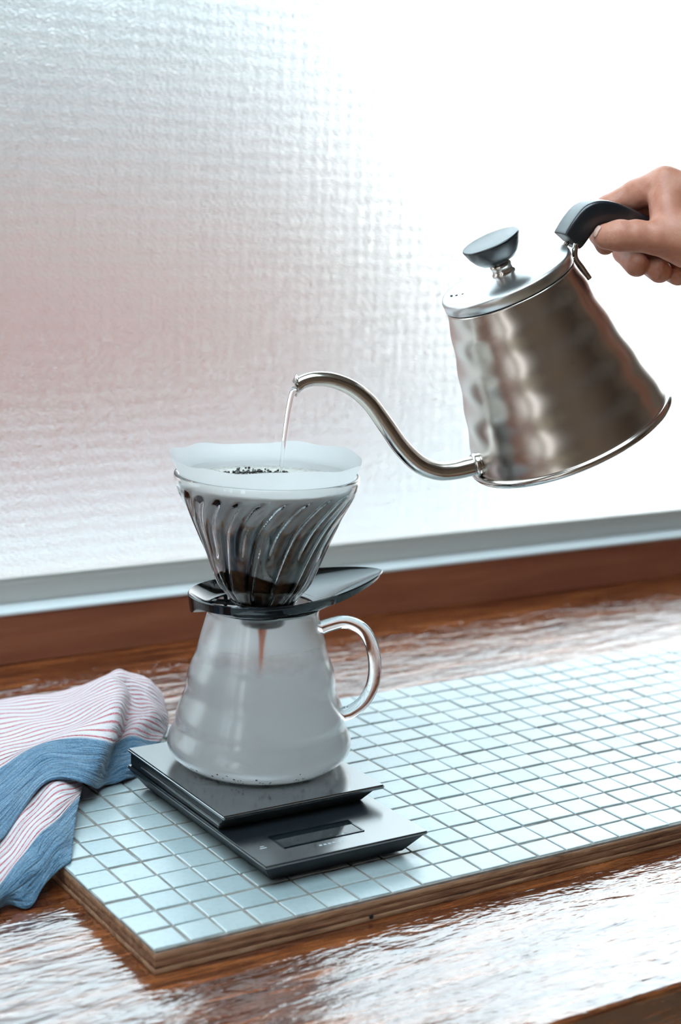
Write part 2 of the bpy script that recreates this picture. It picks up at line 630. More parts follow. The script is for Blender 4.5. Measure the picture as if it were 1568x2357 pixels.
# room
def wall_mat(name, c0, c1, rough=0.8):
    m, nt, b = mat(name)
    c = ramp(nt, noise(nt, coords(nt, (3, 3, 3)), 1.0, 4), [(0.3, c0), (0.7, c1)])
    nt.links.new(c, b.inputs['Base Color'])
    setp(b, rough=rough)
    return m
m_wall = wall_mat('warm_plaster', (0.40, 0.33, 0.27), (0.46, 0.39, 0.33))
m_panel = wall_mat('brown_wood_panelling', (0.22, 0.145, 0.10), (0.30, 0.20, 0.14), 0.55)
m_floor = wall_mat('pale_floor_boards', (0.40, 0.29, 0.20), (0.48, 0.36, 0.26), 0.5)
m_ceil = wall_mat('cream_ceiling', (0.50, 0.47, 0.43), (0.56, 0.53, 0.49))
m_brick = wall_mat('red_house_wall', (0.40, 0.145, 0.11), (0.47, 0.18, 0.14))
m_conc = wall_mat('grey_brown_house_wall', (0.165, 0.145, 0.125), (0.21, 0.185, 0.165))
m_pale = wall_mat('pale_house_wall', (0.20, 0.21, 0.215), (0.25, 0.26, 0.265))
m_ledge = wall_mat('white_outer_ledge', (0.38, 0.38, 0.38), (0.44, 0.44, 0.44))

# ------------------------------------------------------------------ setting
TZ = -0.66                  # table top
YW = 25.40                  # face of the window board
X0, X1, Y0 = -95.0, 115.0, -120.0
FZ, CZ = -33.0, 82.0
GY = 26.95                  # window pane
GL, GR, GB, GT = -34.0, 84.0, 2.25, 52.0
tag(box('floor', (X0, X1, Y0, GY + 3, FZ - 2, FZ), m_floor), kind='structure')
KX0, KX1, KY0, KY1 = -62.0, 16.0, -54.0, 12.0      # roof light above the table
bm = bm_box(X0, X1, Y0, KY0, CZ, CZ + 2)
bm_box(X0, X1, KY1, GY + 3, CZ, CZ + 2, bm=bm)
bm_box(X0, KX0, KY0, KY1, CZ, CZ + 2, bm=bm)
bm_box(KX1, X1, KY0, KY1, CZ, CZ + 2, bm=bm)
tag(bm_obj('ceiling', bm, m_ceil), kind='structure')
bm = bmesh.new()
for k in range(4):
    xx = KX0 + (KX1 - KX0) * k / 3
    bm_box(xx - .8, xx + .8, KY0, KY1, CZ, CZ + 3, bm=bm)
for yy in (KY0, KY1):
    bm_box(KX0, KX1, yy - .8, yy + .8, CZ, CZ + 3, bm=bm)
tag(bm_obj('window_2', bm, m_ceil), kind='structure')
# wall on the left, with three tall garden doors standing open to daylight
SLITS = [(-62, -48), (-26, -20), (-9, -5)]
bm = bmesh.new()
edges = [Y0] + [e for q in SLITS for e in q] + [GY + 3]
for i in range(0, len(edges), 2):
    bm_box(X0 - 2, X0, edges[i], edges[i + 1], FZ, CZ, bm=bm)
for a, c in SLITS:
    bm_box(X0 - 2, X0, a, c, 58, CZ, bm=bm)
tag(bm_obj('wall_left', bm, m_wall), kind='structure')
tag(box('wall_right', (X1, X1 + 2, Y0, GY + 3, FZ, CZ), m_wall), kind='structure')
bm = bm_box(X0, X1, YW + .92, GY + 3, FZ, 1.295)
bm_box(X0, X1, GY - .6, GY + 3, GT, CZ, bm=bm)
bm_box(X0, GL, GY - .6, GY + 3, 1.3, GT, bm=bm)
bm_box(GR, X1, GY - .6, GY + 3, 1.3, GT, bm=bm)
tag(bm_obj('wall_back', bm, m_wall), kind='structure')
tag(box('wall_front', (X0, X1, Y0 - 2, Y0, FZ, CZ), m_panel), kind='structure')

# window in front of us
win = tag(empty('window_1', (0, GY, GB)), kind='structure')
def wbox(name, b, m, bev=0.0):
    return box(name, (b[0], b[1], b[2] - GY, b[3] - GY, b[4] - GB, b[5] - GB), m, win, bev)
pane = wbox('glass_pane', (GL, GR, GY, GY + .16, GB - .1, GT), m_pane)
pane.data.materials.append(m_pane_back)          # the relief is on the room side, the outer side is evenly frosted
for p in pane.data.polygons:
    if p.normal.y > -.5:
        p.material_index = 1
wbox('sill_ledge', (GL, GR, YW - .06, GY + .5, 1.30, 1.42), m_ledge_lit, .03)
wbox('bottom_rail', (GL, GR, GY - .32, GY + .3, 1.42, GB), m_alu, .05)
wbox('glazing_bead', (GL, GR, GY - .16, GY + .05, GB - .02, GB + .16), m_alu, .03)
wbox('side_rail', (GL, GL + .8, GY - .32, GY + .3, GB, GT), m_alu, .05)
wbox('side_rail', (GR - .8, GR, GY - .32, GY + .3, GB, GT), m_alu, .05)
wbox('top_rail', (GL, GR, GY - .32, GY + .3, GT - .8, GT), m_alu, .05)
tag(box('trim_1', (X0 + .1, X1 - .1, YW, YW + .9, TZ + .005, 1.295), m_sill, bev=.02), kind='structure')

# outdoors, across a narrow lane: two house fronts and a white ledge under the window
tag(box('red_house', (-40, 52, 70, 92, -40, 8), m_brick), 'low red rendered house blurred behind the left half of the frosted window', 'building')
tag(box('brown_house', (-70, 118, 100, 124, -40, 22), m_conc), 'grey brown house blurred above the low red house', 'building')
tag(box('pale_house', (-90, 116, 130, 160, -40, 66), m_pale), 'tall pale grey house blurred at the upper left of the frosted window', 'building')
tag(box('terrace', (-120, 200, GY + 3.05, 69.5, -40, -5), m_ledge), 'white terrace outside along the foot of the frosted window', 'terrace')

# table
tb = tag(empty('table', (0, 0, FZ)), 'long dark red brown varnished wooden table under the window', 'table')
bm = bm_box(X0 + 40, X1 - 20, -6.55, YW + .5, TZ - FZ - 1.7, TZ - FZ)
top = bm_obj('tabletop', bm, m_table, tb)
md = top.modifiers.new('bevel', 'BEVEL')
md.width = .12 * S
md.segments = 3
for lx in (X0 + 44, 20, X1 - 24):
    for ly in (-4.0, 22.0):
        box('leg', (lx - 1.6, lx + 1.6, ly - 1.6, ly + 1.6, 0, TZ - FZ - 1.7), m_table, tb, .1)

# ------------------------------------------------------------------ mosaic board
NX, NY, PY = 34, 15, 0.9634
BX, BY = NX * 1.0, NY * PY
board = tag(empty('mosaic_board', (0, 0, TZ)), 'plywood board covered in small square pale tiles, lying on the table', 'tiled board')
pl = [0, .15, .36, .56]
for i in range(3):
    j = 0.006 * (i % 2)
    box('ply', (.02 + j, BX - .02 - j, -.05 + j, BY + .03 - j, pl[i], pl[i + 1]), (m_ply_a, m_ply_b)[i % 2], board, .015, 1)
bm = bmesh.new()
bmesh.ops.create_cone(bm, cap_ends=True, segments=14, radius1=.075, radius2=.06, depth=.03, matrix=Matrix.Translation((6.32, -.05, 0.13)) @ Matrix.Rotation(PI / 2, 4, 'X'))
bm_obj('knot', bm, m_dark_hole, board)
box('grout_bed', (.03, BX - .03, -.03, BY + .02, .56, .66 - .035), m_grout, board)

def tile_mesh(seed):
    rnd = random.Random(seed)
    bm = bmesh.new()
    hx, hy = .462, .440
    j = lambda: rnd.uniform(-.012, .012)
    base = [(-hx + j(), -hy + j()), (hx + j(), -hy + j()), (hx + j(), hy + j()), (-hx + j(), hy + j())]
    lv = []
    for k, z in ((1.0, -.06), (1.0, -.022), (.965, -.004), (.92, 0.0)):
        lv.append([bm.verts.new((x * k, y * k, z)) for x, y in base])
    for a, c in zip(lv, lv[1:]):
        for i in range(4):
            bm.faces.new((a[i], a[(i + 1) % 4], c[(i + 1) % 4], c[i]))
    bm.faces.new(lv[-1])
    bmesh.ops.scale(bm, vec=(S, S, S), verts=bm.verts)
    bmesh.ops.recalc_face_normals(bm, faces=bm.faces)
    me = bpy.data.meshes.new('tile')
    bm.to_mesh(me)
    bm.free()
    me.materials.append(m_tile)
    for p in me.polygons:
        p.use_smooth = False
    return me
TM = [tile_mesh(i) for i in range(6)]
def seen(i, j):
    d = Vector((i + .5, (j + .5) * PY, 0)) - CAM_P
    z = d.dot(fwd)
    px, py = 784 + 3764.6 * d.dot(r2) / z, 1178.5 - 3764.6 * d.dot(u2) / z
    hid = (5.0 < i + .5 < 8.6 and 2.4 < (j + .5) * PY < 9.4)
    return (-20 < px < 1600 and py < 2380 and not hid), z
cells = sorted(((0 if seen(i, j)[0] else 1, seen(i, j)[1], i, j) for i in range(NX) for j in range(NY)))
rest = bmesh.new()
for n, (hid, z, i, j) in enumerate(cells):
    rx, ry, rz = random.gauss(0, .005), random.gauss(0, .005), random.gauss(0, .007)
    p = Vector((i + .5 + random.gauss(0, .012), (j + .5) * PY + random.gauss(0, .012), .66 + random.gauss(0, .006)))
    me = random.choice(TM)
    if n < 300:
        o = bpy.data.objects.new('tile', me)
        col.objects.link(o)
        o.parent = board
        o.location = p * S
        o.rotation_euler = (rx, ry, rz)
    else:
        mt = Matrix.Translation(p * S) @ Matrix.Rotation(rz, 4, 'Z')
        k0 = len(rest.verts)
        rest.from_mesh(me)
        rest.verts.ensure_lookup_table()
        bmesh.ops.transform(rest, matrix=mt, verts=rest.verts[k0:])
me = bpy.data.meshes.new('far_tiles')
rest.to_mesh(me)
rest.free()
me.materials.append(m_tile)
o = bpy.data.objects.new('far_tiles', me)
o.parent = board
col.objects.link(o)
o['kind'] = 'stuff'

# ------------------------------------------------------------------ coffee scale
sc = tag(empty('coffee_scale', (0, 0, 0)), 'black coffee scale with display standing on the tiled board under the glass carafe', 'scale')
SX0, SX1, SY0, SY1 = 3.97, 9.20, 1.50, 9.95
frustum('base', (SX0 + .03, SX1 - .05, SY0 + .05, SY1 - .03, .64), (SX0 + .50, SX1 - .50, SY0 + .50, SY1 - .35, .05), m_blk_matt, sc, .04)
box('deck', (SX0, SX1, SY0, SY1, .64, .74), m_blk, sc, .035)
for fx in (SX0 + .8, SX1 - .8):
    for fy in (SY0 + .85, SY1 - .7):
        lathe('foot', [(.20, 0.0), (.22, .02), (.22, .07)], m_blk_matt, sc, 20, loc=(fx, fy, 0), cap=True)
PY0 = 3.86
frustum('platform_support', (SX0 + .10, SX1 - .10, PY0 + .12, SY1 - .06, 1.14), (SX0 + .10, SX1 - .42, PY0 + .42, SY1 - .06, .74), m_blk_matt, sc, .03)
box('side_bar', (SX0 + .02, SX0 + .12, PY0 + .25, SY1 - .9, .90, .97), m_blk, sc, .02)
box('weighing_platform', (SX0 + .02, SX1 + .12, PY0, SY1 + .02, 1.13, 1.26), m_blk, sc, .045, 3)
dsp = box('display', (5.05, 7.55, 2.36, 3.12, .735, .748), m_lcd, sc)
fr = bmesh.new()
for b_ in ((5.0, 7.6, 2.31, 2.36), (5.0, 7.6, 3.12, 3.17), (5.0, 5.05, 2.36, 3.12), (7.55, 7.6, 2.36, 3.12)):
    bm_box(*b_, .735, .762, bm=fr)
bm_obj('display_frame', fr, m_blk_gloss, dsp)
for (a, c, d, e) in ((4.42, 4.62, 2.56, 2.60), (4.48, 4.60, 2.67, 2.70)):
    box('printed_mark', (a, c, d, e, .738, .7425), m_mark, sc)
for k in range(6):
    xx = 5.95 + k * .14
    box('printed_mark', (xx, xx + .09, 2.0, 2.07, .738, .7425), m_mark, sc)

# ------------------------------------------------------------------ glass carafe
AX, AY = 7.03, 7.25
ZP = 1.265
car = tag(empty('glass_carafe', (AX, AY, ZP)), 'misted glass carafe with ribbed sides and looped handle on the black scale', 'carafe')
prof = [(1.95, 0.0), (2.12, .02), (2.36, .13), (2.58, .29), (2.70, .46), (2.745, .62), (2.72, .80), (2.62, 1.02), (2.53, 1.20), (2.505, 1.36),
        (2.50, 1.50), (2.44, 1.72), (2.345, 1.96), (2.255, 2.16), (2.215, 2.34), (2.205, 2.55), (2.16, 2.82), (2.06, 3.10), (1.965, 3.32),
        (1.91, 3.55), (1.87, 3.72), (1.80, 3.98), (1.715, 4.28), (1.645, 4.56), (1.655, 4.72), (1.74, 4.86)]
outer = [tuple(p) for p in spline(prof, 4)]
inner = []
for r, z in outer:
    inner.append((max(r - .05, 0.01), max(z, .07)))
inner = [q for q in inner if q[1] > .07 or q[0] < 2.1]
full = [(0.001, .03)] + [(1.2, .02), (1.8, -.0)] + outer
body_in = list(reversed(inner)) + [(1.0, .075), (0.001, .075)]
body = lathe('body', full + [(1.70, 4.88)] + body_in, m_glass_body, car, 128)
lathe('condensation', [(0.001, .082), (1.0, .082), (1.9, .082), (2.07, .088)] + [(r - .012, z + .005) for r, z in inner if z > .12], m_cond, car, 128)  # floor of the film added to bounce light back up
hang = math.radians(-27)
hd = Vector((math.cos(hang), math.sin(hang), 0))
hp = [(1.66, 4.10, .17), (1.95, 4.22, .165), (2.45, 4.32, .16), (2.95, 4.10, .16), (3.26, 3.58, .16), (3.38, 2.95, .16),
      (3.32, 2.35, .16), (3.08, 1.85, .16), (2.72, 1.55, .17), (2.46, 1.46, .18)]
hp = spline(hp, 6)
tube('handle', [(hd.x * p[0], hd.y * p[0], p[1], p[2]) for p in hp], m_glass, car, ring=[(1.0 * math.cos(t) * 1.25, math.sin(t) * .82) for t in [2 * PI * i / 24 for i in range(24)]], up=(-hd.y, hd.x, 0))

# ------------------------------------------------------------------ dripper
DZ = 6.02
drp = tag(empty('coffee_dripper', (AX, AY, DZ)), 'glass cone dripper with spiral ribs on a black leaf shaped holder', 'dripper')
cone = [(.72, -.02), (.93, .22), (1.16, .50), (1.36, .76), (1.56, 1.22), (1.87, 2.02), (2.23, 2.82), (2.48, 3.32), (2.63, 3.62), (2.69, 3.82), (2.69, 3.95)]
TOPZ = 3.95
cs = [tuple(p) for p in spline(cone, 8)]
NT = 288
def rib(z, th):
    """height of the spiral ribs on the inside of the cone"""
    q = z / TOPZ
    tw = .50 * q + .55 * max(0, q - .62) ** 1.5 * 2
    ph = (th - tw) % (2 * PI) * 24 / (2 * PI)
    k = int(ph) % 2
    f = ph - int(ph) - .5
    w = math.exp(-(f / .20) ** 2)
    top = 1 - max(0, min(1, (q - .86) / .06))
    bot = 1.0 if k == 0 else max(0, min(1, (q - .42) / .08))
    return w * top * bot, k
verts, faces = [], []
prof2 = cs + [(2.66, 3.99), (2.60, 3.99)] + [(max(r - .07, .5), z) for r, z in reversed(cs)]
no = len(cs) + 2
for k, (r, z) in enumerate(prof2):
    for i in range(NT):
        t = 2 * PI * i / NT
        rr = r
        h, _ = rib(max(z, 0), t)
        if k >= no:
            rr = r - .10 * h * min(1, .45 + z / 3)
        elif k < len(cs):
            rr = r + .030 * h
        verts.append((rr * math.cos(t), rr * math.sin(t), z))
m_ = len(prof2)
for k in range(m_):
    k2 = (k + 1) % m_
    for i in range(NT):
        j = (i + 1) % NT
        faces.append((k * NT + i, k * NT + j, k2 * NT + j, k2 * NT + i))
mesh_obj('glass_cone', verts, faces, m_glass_rib, drp, True)

# black holder: ring dished towards a leaf-shaped tail
HA = math.radians(4.5)
verts, faces = [], []
nseg = 144
def leaf(t):
    """outer radius of the oval holder at angle t measured from its tail"""
    c, s_ = abs(math.cos(t)), abs(math.sin(t))
    if math.cos(t) > 0:
        a, p = 4.42, (1.85 if math.sin(t) > 0 else 1.38)
    else:
        a, p = 2.30, 2.1
    return ((c / a) ** p + (s_ / 1.84) ** p) ** (-1 / p)
for i in range(nseg):
    t = 2 * PI * i / nseg
    ro = leaf(t)
    rise = max(0, ro - 2.2) / 2.2 if math.cos(t) > 0 else 0
    lip = .50 + .12 * rise
    ri = 1.52
    w = ro - ri
    ring_pts = [(ri, .02), (ri, .09), (ri + .30 * w, .13 + .10 * rise), (ro - .14 * min(1, w), lip - .07), (ro - .02, lip), (ro + .015, lip - .03),
                (ro - .05, lip - .27 + .17 * rise - .24 * math.exp(-((t - 2.80) / .26) ** 4)), (ri + .22 * w, .02 + .12 * rise)]
    for r, z in ring_pts:
        verts.append((r * math.cos(t + HA), r * math.sin(t + HA), z))
rp = 8
for i in range(nseg):
    j = (i + 1) % nseg
    for k in range(rp):
        k2 = (k + 1) % rp
        faces.append((i * rp + k, j * rp + k, j * rp + k2, i * rp + k2))
hold = mesh_obj('holder', verts, faces, m_blk_gloss, drp, True)
sharp(hold, 50)
# spokes, hub and nozzle
for k in range(4):
    a = HA + PI / 4 + k * PI / 2
    d = Vector((math.cos(a), math.sin(a), 0))
    n_ = Vector((-d.y, d.x, 0))
    vv = []
    for r, z0, z1 in ((.74, .0, .12), (1.58, .02, .09)):
        for s_ in (-.13, .13):
            for z in (z0, z1):
                vv.append(tuple(d * r + n_ * s_ + Vector((0, 0, z))))
    mesh_obj('spoke', vv, [(0, 1, 3, 2), (4, 6, 7, 5), (0, 4, 5, 1), (2, 3, 7, 6), (1, 5, 7, 3), (0, 2, 6, 4)], m_blk_gloss, hold)
lathe('nozzle', [(.40, -.50), (.60, -.52), (.65, -.46), (.71, .0), (.80, .06), (1.0, .22), (.94, .24), (.74, .08), (.50, -.10), (.40, -.3)], m_blk_gloss, drp, 64, closed=True)
for a in (2.0, 4.1, 5.9):
    box('locating_tab', (1.38 * math.cos(a) - .05, 1.38 * math.cos(a) + .05, 1.38 * math.sin(a) - .05, 1.38 * math.sin(a) + .05, -.22, .13), m_blk_gloss, hold, .015)
# paper filter
verts, faces, soak = [], [], []
fc = [(.50, .0), (.74, .24)] + [(max(r - .175, .5), z) for r, z in spline(cone[2:], 6)]
fc += [(2.60, 4.08), (2.70, 4.28), (2.78, 4.48)]
for k, (r, z) in enumerate(fc):
    for i in range(NT):
        t = 2 * PI * i / NT
        q = max(0, (z - 3.7) / .8)
        wav = .10 * math.sin(3 * t + .6) + .05 * math.sin(7 * t + 2.0) + .035 * math.sin(11 * t)
        rr = r + q * .5 * wav
        zz = z + q * (.55 * wav - .02)
        verts.append((rr * math.cos(t), rr * math.sin(t), zz))
        h, kk = rib(min(max(z, 0), TOPZ), t)
        lvl = 2.90 + .10 * math.sin(5 * t) + .06 * math.sin(13 * t + 1)
        s0 = max(0, min(1, (lvl - z) / .32)) * .55
        ch = max(0, min(1, (lvl + .48 - z) / .5))
        h2, k2 = rib(min(max(z, 0), TOPZ), t + .085)
        s0 = max(s0, 0) + ch * h2 * .55 * (1.0 if k2 == 0 else .8)
        soak.append(min(1, s0))
m_ = len(fc)
for k in range(m_ - 1):
    for i in range(NT):
        j = (i + 1) % NT
        faces.append((k * NT + i, k * NT + j, (k + 1) * NT + j, (k + 1) * NT + i))
flt = mesh_obj('paper_filter', verts, faces, m_paper, None, True, loc=(AX, AY, DZ))
at_ = flt.data.attributes.new('soak', 'FLOAT', 'POINT')
at_.data.foreach_set('value', soak)
tag(flt, 'white wavy edged paper filter, brown with wet coffee, inside the glass dripper', 'paper filter')
LZ = 3.80
cprof = [(0.001, -LZ + .06), (.45, -LZ + .06), (.66, -LZ + .26)] + [(max(r - .235, .3), z - LZ) for r, z in cs if .5 < z < LZ - .02] + [(2.40, .0), (1.9, .0), (1.2, .005), (0.001, .0)]
cb = lathe('coffee_bed', cprof, m_foam, None, 96, loc=(AX, AY, DZ + LZ - .02))
cb.data.materials.append(m_slurry)
for p in cb.data.polygons:
    if p.center.z < -.06 * S:
        p.material_index = 1
tag(cb, 'pale foamy surface of brewing coffee inside the paper filter', 'coffee')
bm = bmesh.new()
rnd = random.Random(3)
for k in range(420):
    a = rnd.uniform(0, 2 * PI)
    r = abs(rnd.gauss(1.25, .30))
    ox, oy = .0, .15
    s_ = rnd.uniform(.02, .055)
    mt = Matrix.Translation((ox + r * math.cos(a) - .35, oy + r * math.sin(a) * .8, rnd.uniform(.0, .05))) @ Matrix.Rotation(rnd.uniform(0, 6), 4, 'Z') @ Matrix.Diagonal((s_ * 1.6, s_, s_, 1))
    bmesh.ops.create_icosphere(bm, subdivisions=1, radius=1, matrix=mt)
gr = bm_obj('coffee_grounds', bm, m_ground, None, loc=(AX, AY, DZ + LZ - .01))
tag(gr, 'dark wet coffee grounds floating in a ring on the brew', 'coffee grounds', kind='stuff')

# coffee running into the carafe
path = spline([(0, 0, -.40, .15), (0, 0, -.62, .145), (.01, 0, -.95, .10), (.0, .01, -1.5, .06), (.0, 0, -2.8, .05), (0, 0, -4.58, .045)], 6)
cst = tube('coffee_stream', [tuple(p) for p in path], m_coffee, None, n=16, loc=(AX - .03, AY - .02, DZ))
tag(cst, 'thin orange brown stream of coffee falling inside the misted carafe', 'coffee')

# ------------------------------------------------------------------ kettle (local x = towards spout, y = towards viewer side, z = axis)
KB = Vector((15.8615, 4.3331, 11.1349))
KS = 1.0314
ks = Vector((-0.84574, 0.25412, -0.46920))
ka = Vector((-0.460904, 0.095191, 0.882330)).normalized()
ks = (ks - ka * ks.dot(ka)).normalized()
kb = ka.cross(ks)
kq = Matrix((ks, kb, ka)).transposed().to_quaternion()
ket = tag(empty('gooseneck_kettle', KB, kq), 'brushed steel gooseneck kettle with rippled body tilted to pour', 'kettle')
ket.scale = (KS, KS, KS)
kp = []
for i in range(0, 101):
    z = .16 + (4.82 - .16) * i / 100
    r = 3.03 - .232 * z - .02 * math.sin(PI * z / 4.9) + .019 * math.sin(2 * PI * (z - .45) / 1.13) * min(1, (4.9 - z) / .7) * min(1, z / .5)
    kp.append((r, z))
lathe('body', [(2.6, .13)] + kp + [(1.80, 4.86), (1.74, 4.84)] + [(r - .05, z) for r, z in reversed(kp)], m_steel, ket, 128)
lathe('base_rim', [(0.001, .02), (2.5, .0), (2.95, .0), (3.09, .03), (3.13, .10), (3.12, .18), (3.05, .23), (2.94, .22), (2.9, .16), (0.001, .14)], m_steel_fine, ket, 128)
lid = lathe('lid', [(1.70, 4.84), (1.91, 4.855), (1.935, 4.88), (1.935, 5.12), (1.915, 5.17), (1.86, 5.195), (1.2, 5.235), (.6, 5.255), (0.001, 5.26)], m_lid, ket, 128)
lathe('lid_seam', [(1.84, 4.78), (1.905, 4.79), (1.905, 4.855), (1.84, 4.87)], m_dark_hole, ket, 96, closed=True)
lathe('knob_neck', [(.34, 5.24), (.345, 5.30), (.30, 5.34), (.29, 5.44), (.31, 5.46), (.31, 5.54), (.28, 5.56), (.28, 5.66), (.1, 5.68)], m_steel_fine, lid, 48)
lathe('knob', [(0.001, 5.60), (.36, 5.61), (.50, 5.66), (.64, 5.80), (.75, 5.98), (.835, 6.20), (.845, 6.24), (.835, 6.265), (.80, 6.275), (0.001, 6.25)], m_handle_blk, lid, 72)
for cx, cy in ((1.50, -.58), (1.42, -.36), (1.30, -.16)):
    bm = bmesh.new()
    bmesh.ops.create_cone(bm, cap_ends=True, segments=12, radius1=.035, radius2=.035, depth=.03,
                          matrix=Matrix.Translation((cx, cy, 5.218)) @ Matrix.Diagonal((1, 1.5, 1, 1)))
    bm_obj('steam_hole', bm, m_dark_hole, lid)
# spout
sp = [(2.72, .54, .29), (3.12, .622, .285), (3.70, .795, .275), (4.109, 1.02, .27), (4.493, 1.45, .262), (4.754, 2.139, .255), (4.905, 2.961, .245), (5.065, 3.778, .235),
      (5.344, 4.386, .222), (5.752, 4.851, .21), (6.179, 5.119, .20), (6.52, 5.206, .192), (6.73, 5.185, .188)]
sps = spline(sp, 8)
spt = tube('spout', [(p[0], 0, p[1], p[2]) for p in sps], m_steel_fine, ket, n=28, cap=False, up=(0, 1, 0))
md = spt.modifiers.new('wall', 'SOLIDIFY')
md.thickness = .03 * S
md.offset = -1
# slanted cut at the tip: pull the upper part of the last ring back
nv = len(spt.data.vertices)
tipc = Vector((sps[-1][0], 0, sps[-1][1])) * S
for v_ in spt.data.vertices[nv - 28:]:
    d = v_.co - tipc
    upc = d.dot(Vector((.42, 0, .9)))
    v_.co += Vector((-.9, 0, .42)) * (upc * 1.1 + .0)
tube('spout_collar', [(2.72, 0, .53, .30), (2.90, 0, .565, .345), (2.97, 0, .58, .355), (3.03, 0, .595, .345), (3.09, 0, .61, .29)], m_steel_fine, spt, n=32, up=(0, 1, 0))
# handle rods and grip
HW = .36
for sgn in (-1, 1):
    rp_ = [(-2.62, 5.42, .28), (-2.50, 5.36, .28), (-2.29, 5.19, .30), (-2.07, 4.98, HW), (-1.985, 4.74, HW), (-2.05, 4.44, HW * 1.03), (-2.11, 4.16, HW * 1.06), (-2.14, 4.03, HW * 1.06)]
    rr = spline(rp_, 6)
    tube('handle_rod', [(p[0], sgn * p[2], p[1], .085) for p in rr], m_steel_fine, ket, n=14)
gp = [(-2.09, 5.21, .92), (-2.12, 5.225, 1.02), (-2.25, 5.30, 1.06), (-2.55, 5.47, 1.08), (-2.92, 5.60, 1.06), (-3.36, 5.47, 1.0), (-3.94, 4.956, .95), (-4.25, 4.57, .92), (-4.52, 4.19, .90), (-4.88, 3.55, .85), (-4.93, 3.45, .6)]
gs = spline(gp, 6)
sq = []
for i in range(32):
    t = 2 * PI * i / 32
    e = .30
    ca, sa = math.cos(t), math.sin(t)
    sq.append((math.copysign(abs(ca) ** e, ca) * .41, math.copysign(abs(sa) ** e, sa) * .345))
grip = tube('handle_grip', [(p[0], 0, p[1], p[2]) for p in gs], m_handle_blk, ket, ring=sq, up=(1, 0, 1))
sharp(grip, 60)

# water from the spout
tipw = KB + (ks * 6.80 + ka * 5.10) * KS
wl = []
for i in range(26):
    t = i / 25
    drop = 2.72 * t
    hx = .50 * math.sqrt(t)
    d = -r2 * hx * .75
    wl.append((d.x, d.y, .05 - drop, .045 * (1 - t) ** 1.4 + .048))
ws = tube('water_stream', wl, m_water, None, n=16, loc=tipw)
tag(ws, 'clear stream of hot water falling from the kettle spout into the dripper', 'water')

# ------------------------------------------------------------------ hand (surface-net skin over a blended distance field)
HO = Vector((17.1267, 3.7521, 17.1154))
hr = Vector((0.737172, -0.674292, 0.043684))
hu = Vector((-0.013975, 0.049421, 0.998680))
hf = -Vector((0.675561, 0.736809, -0.027009))

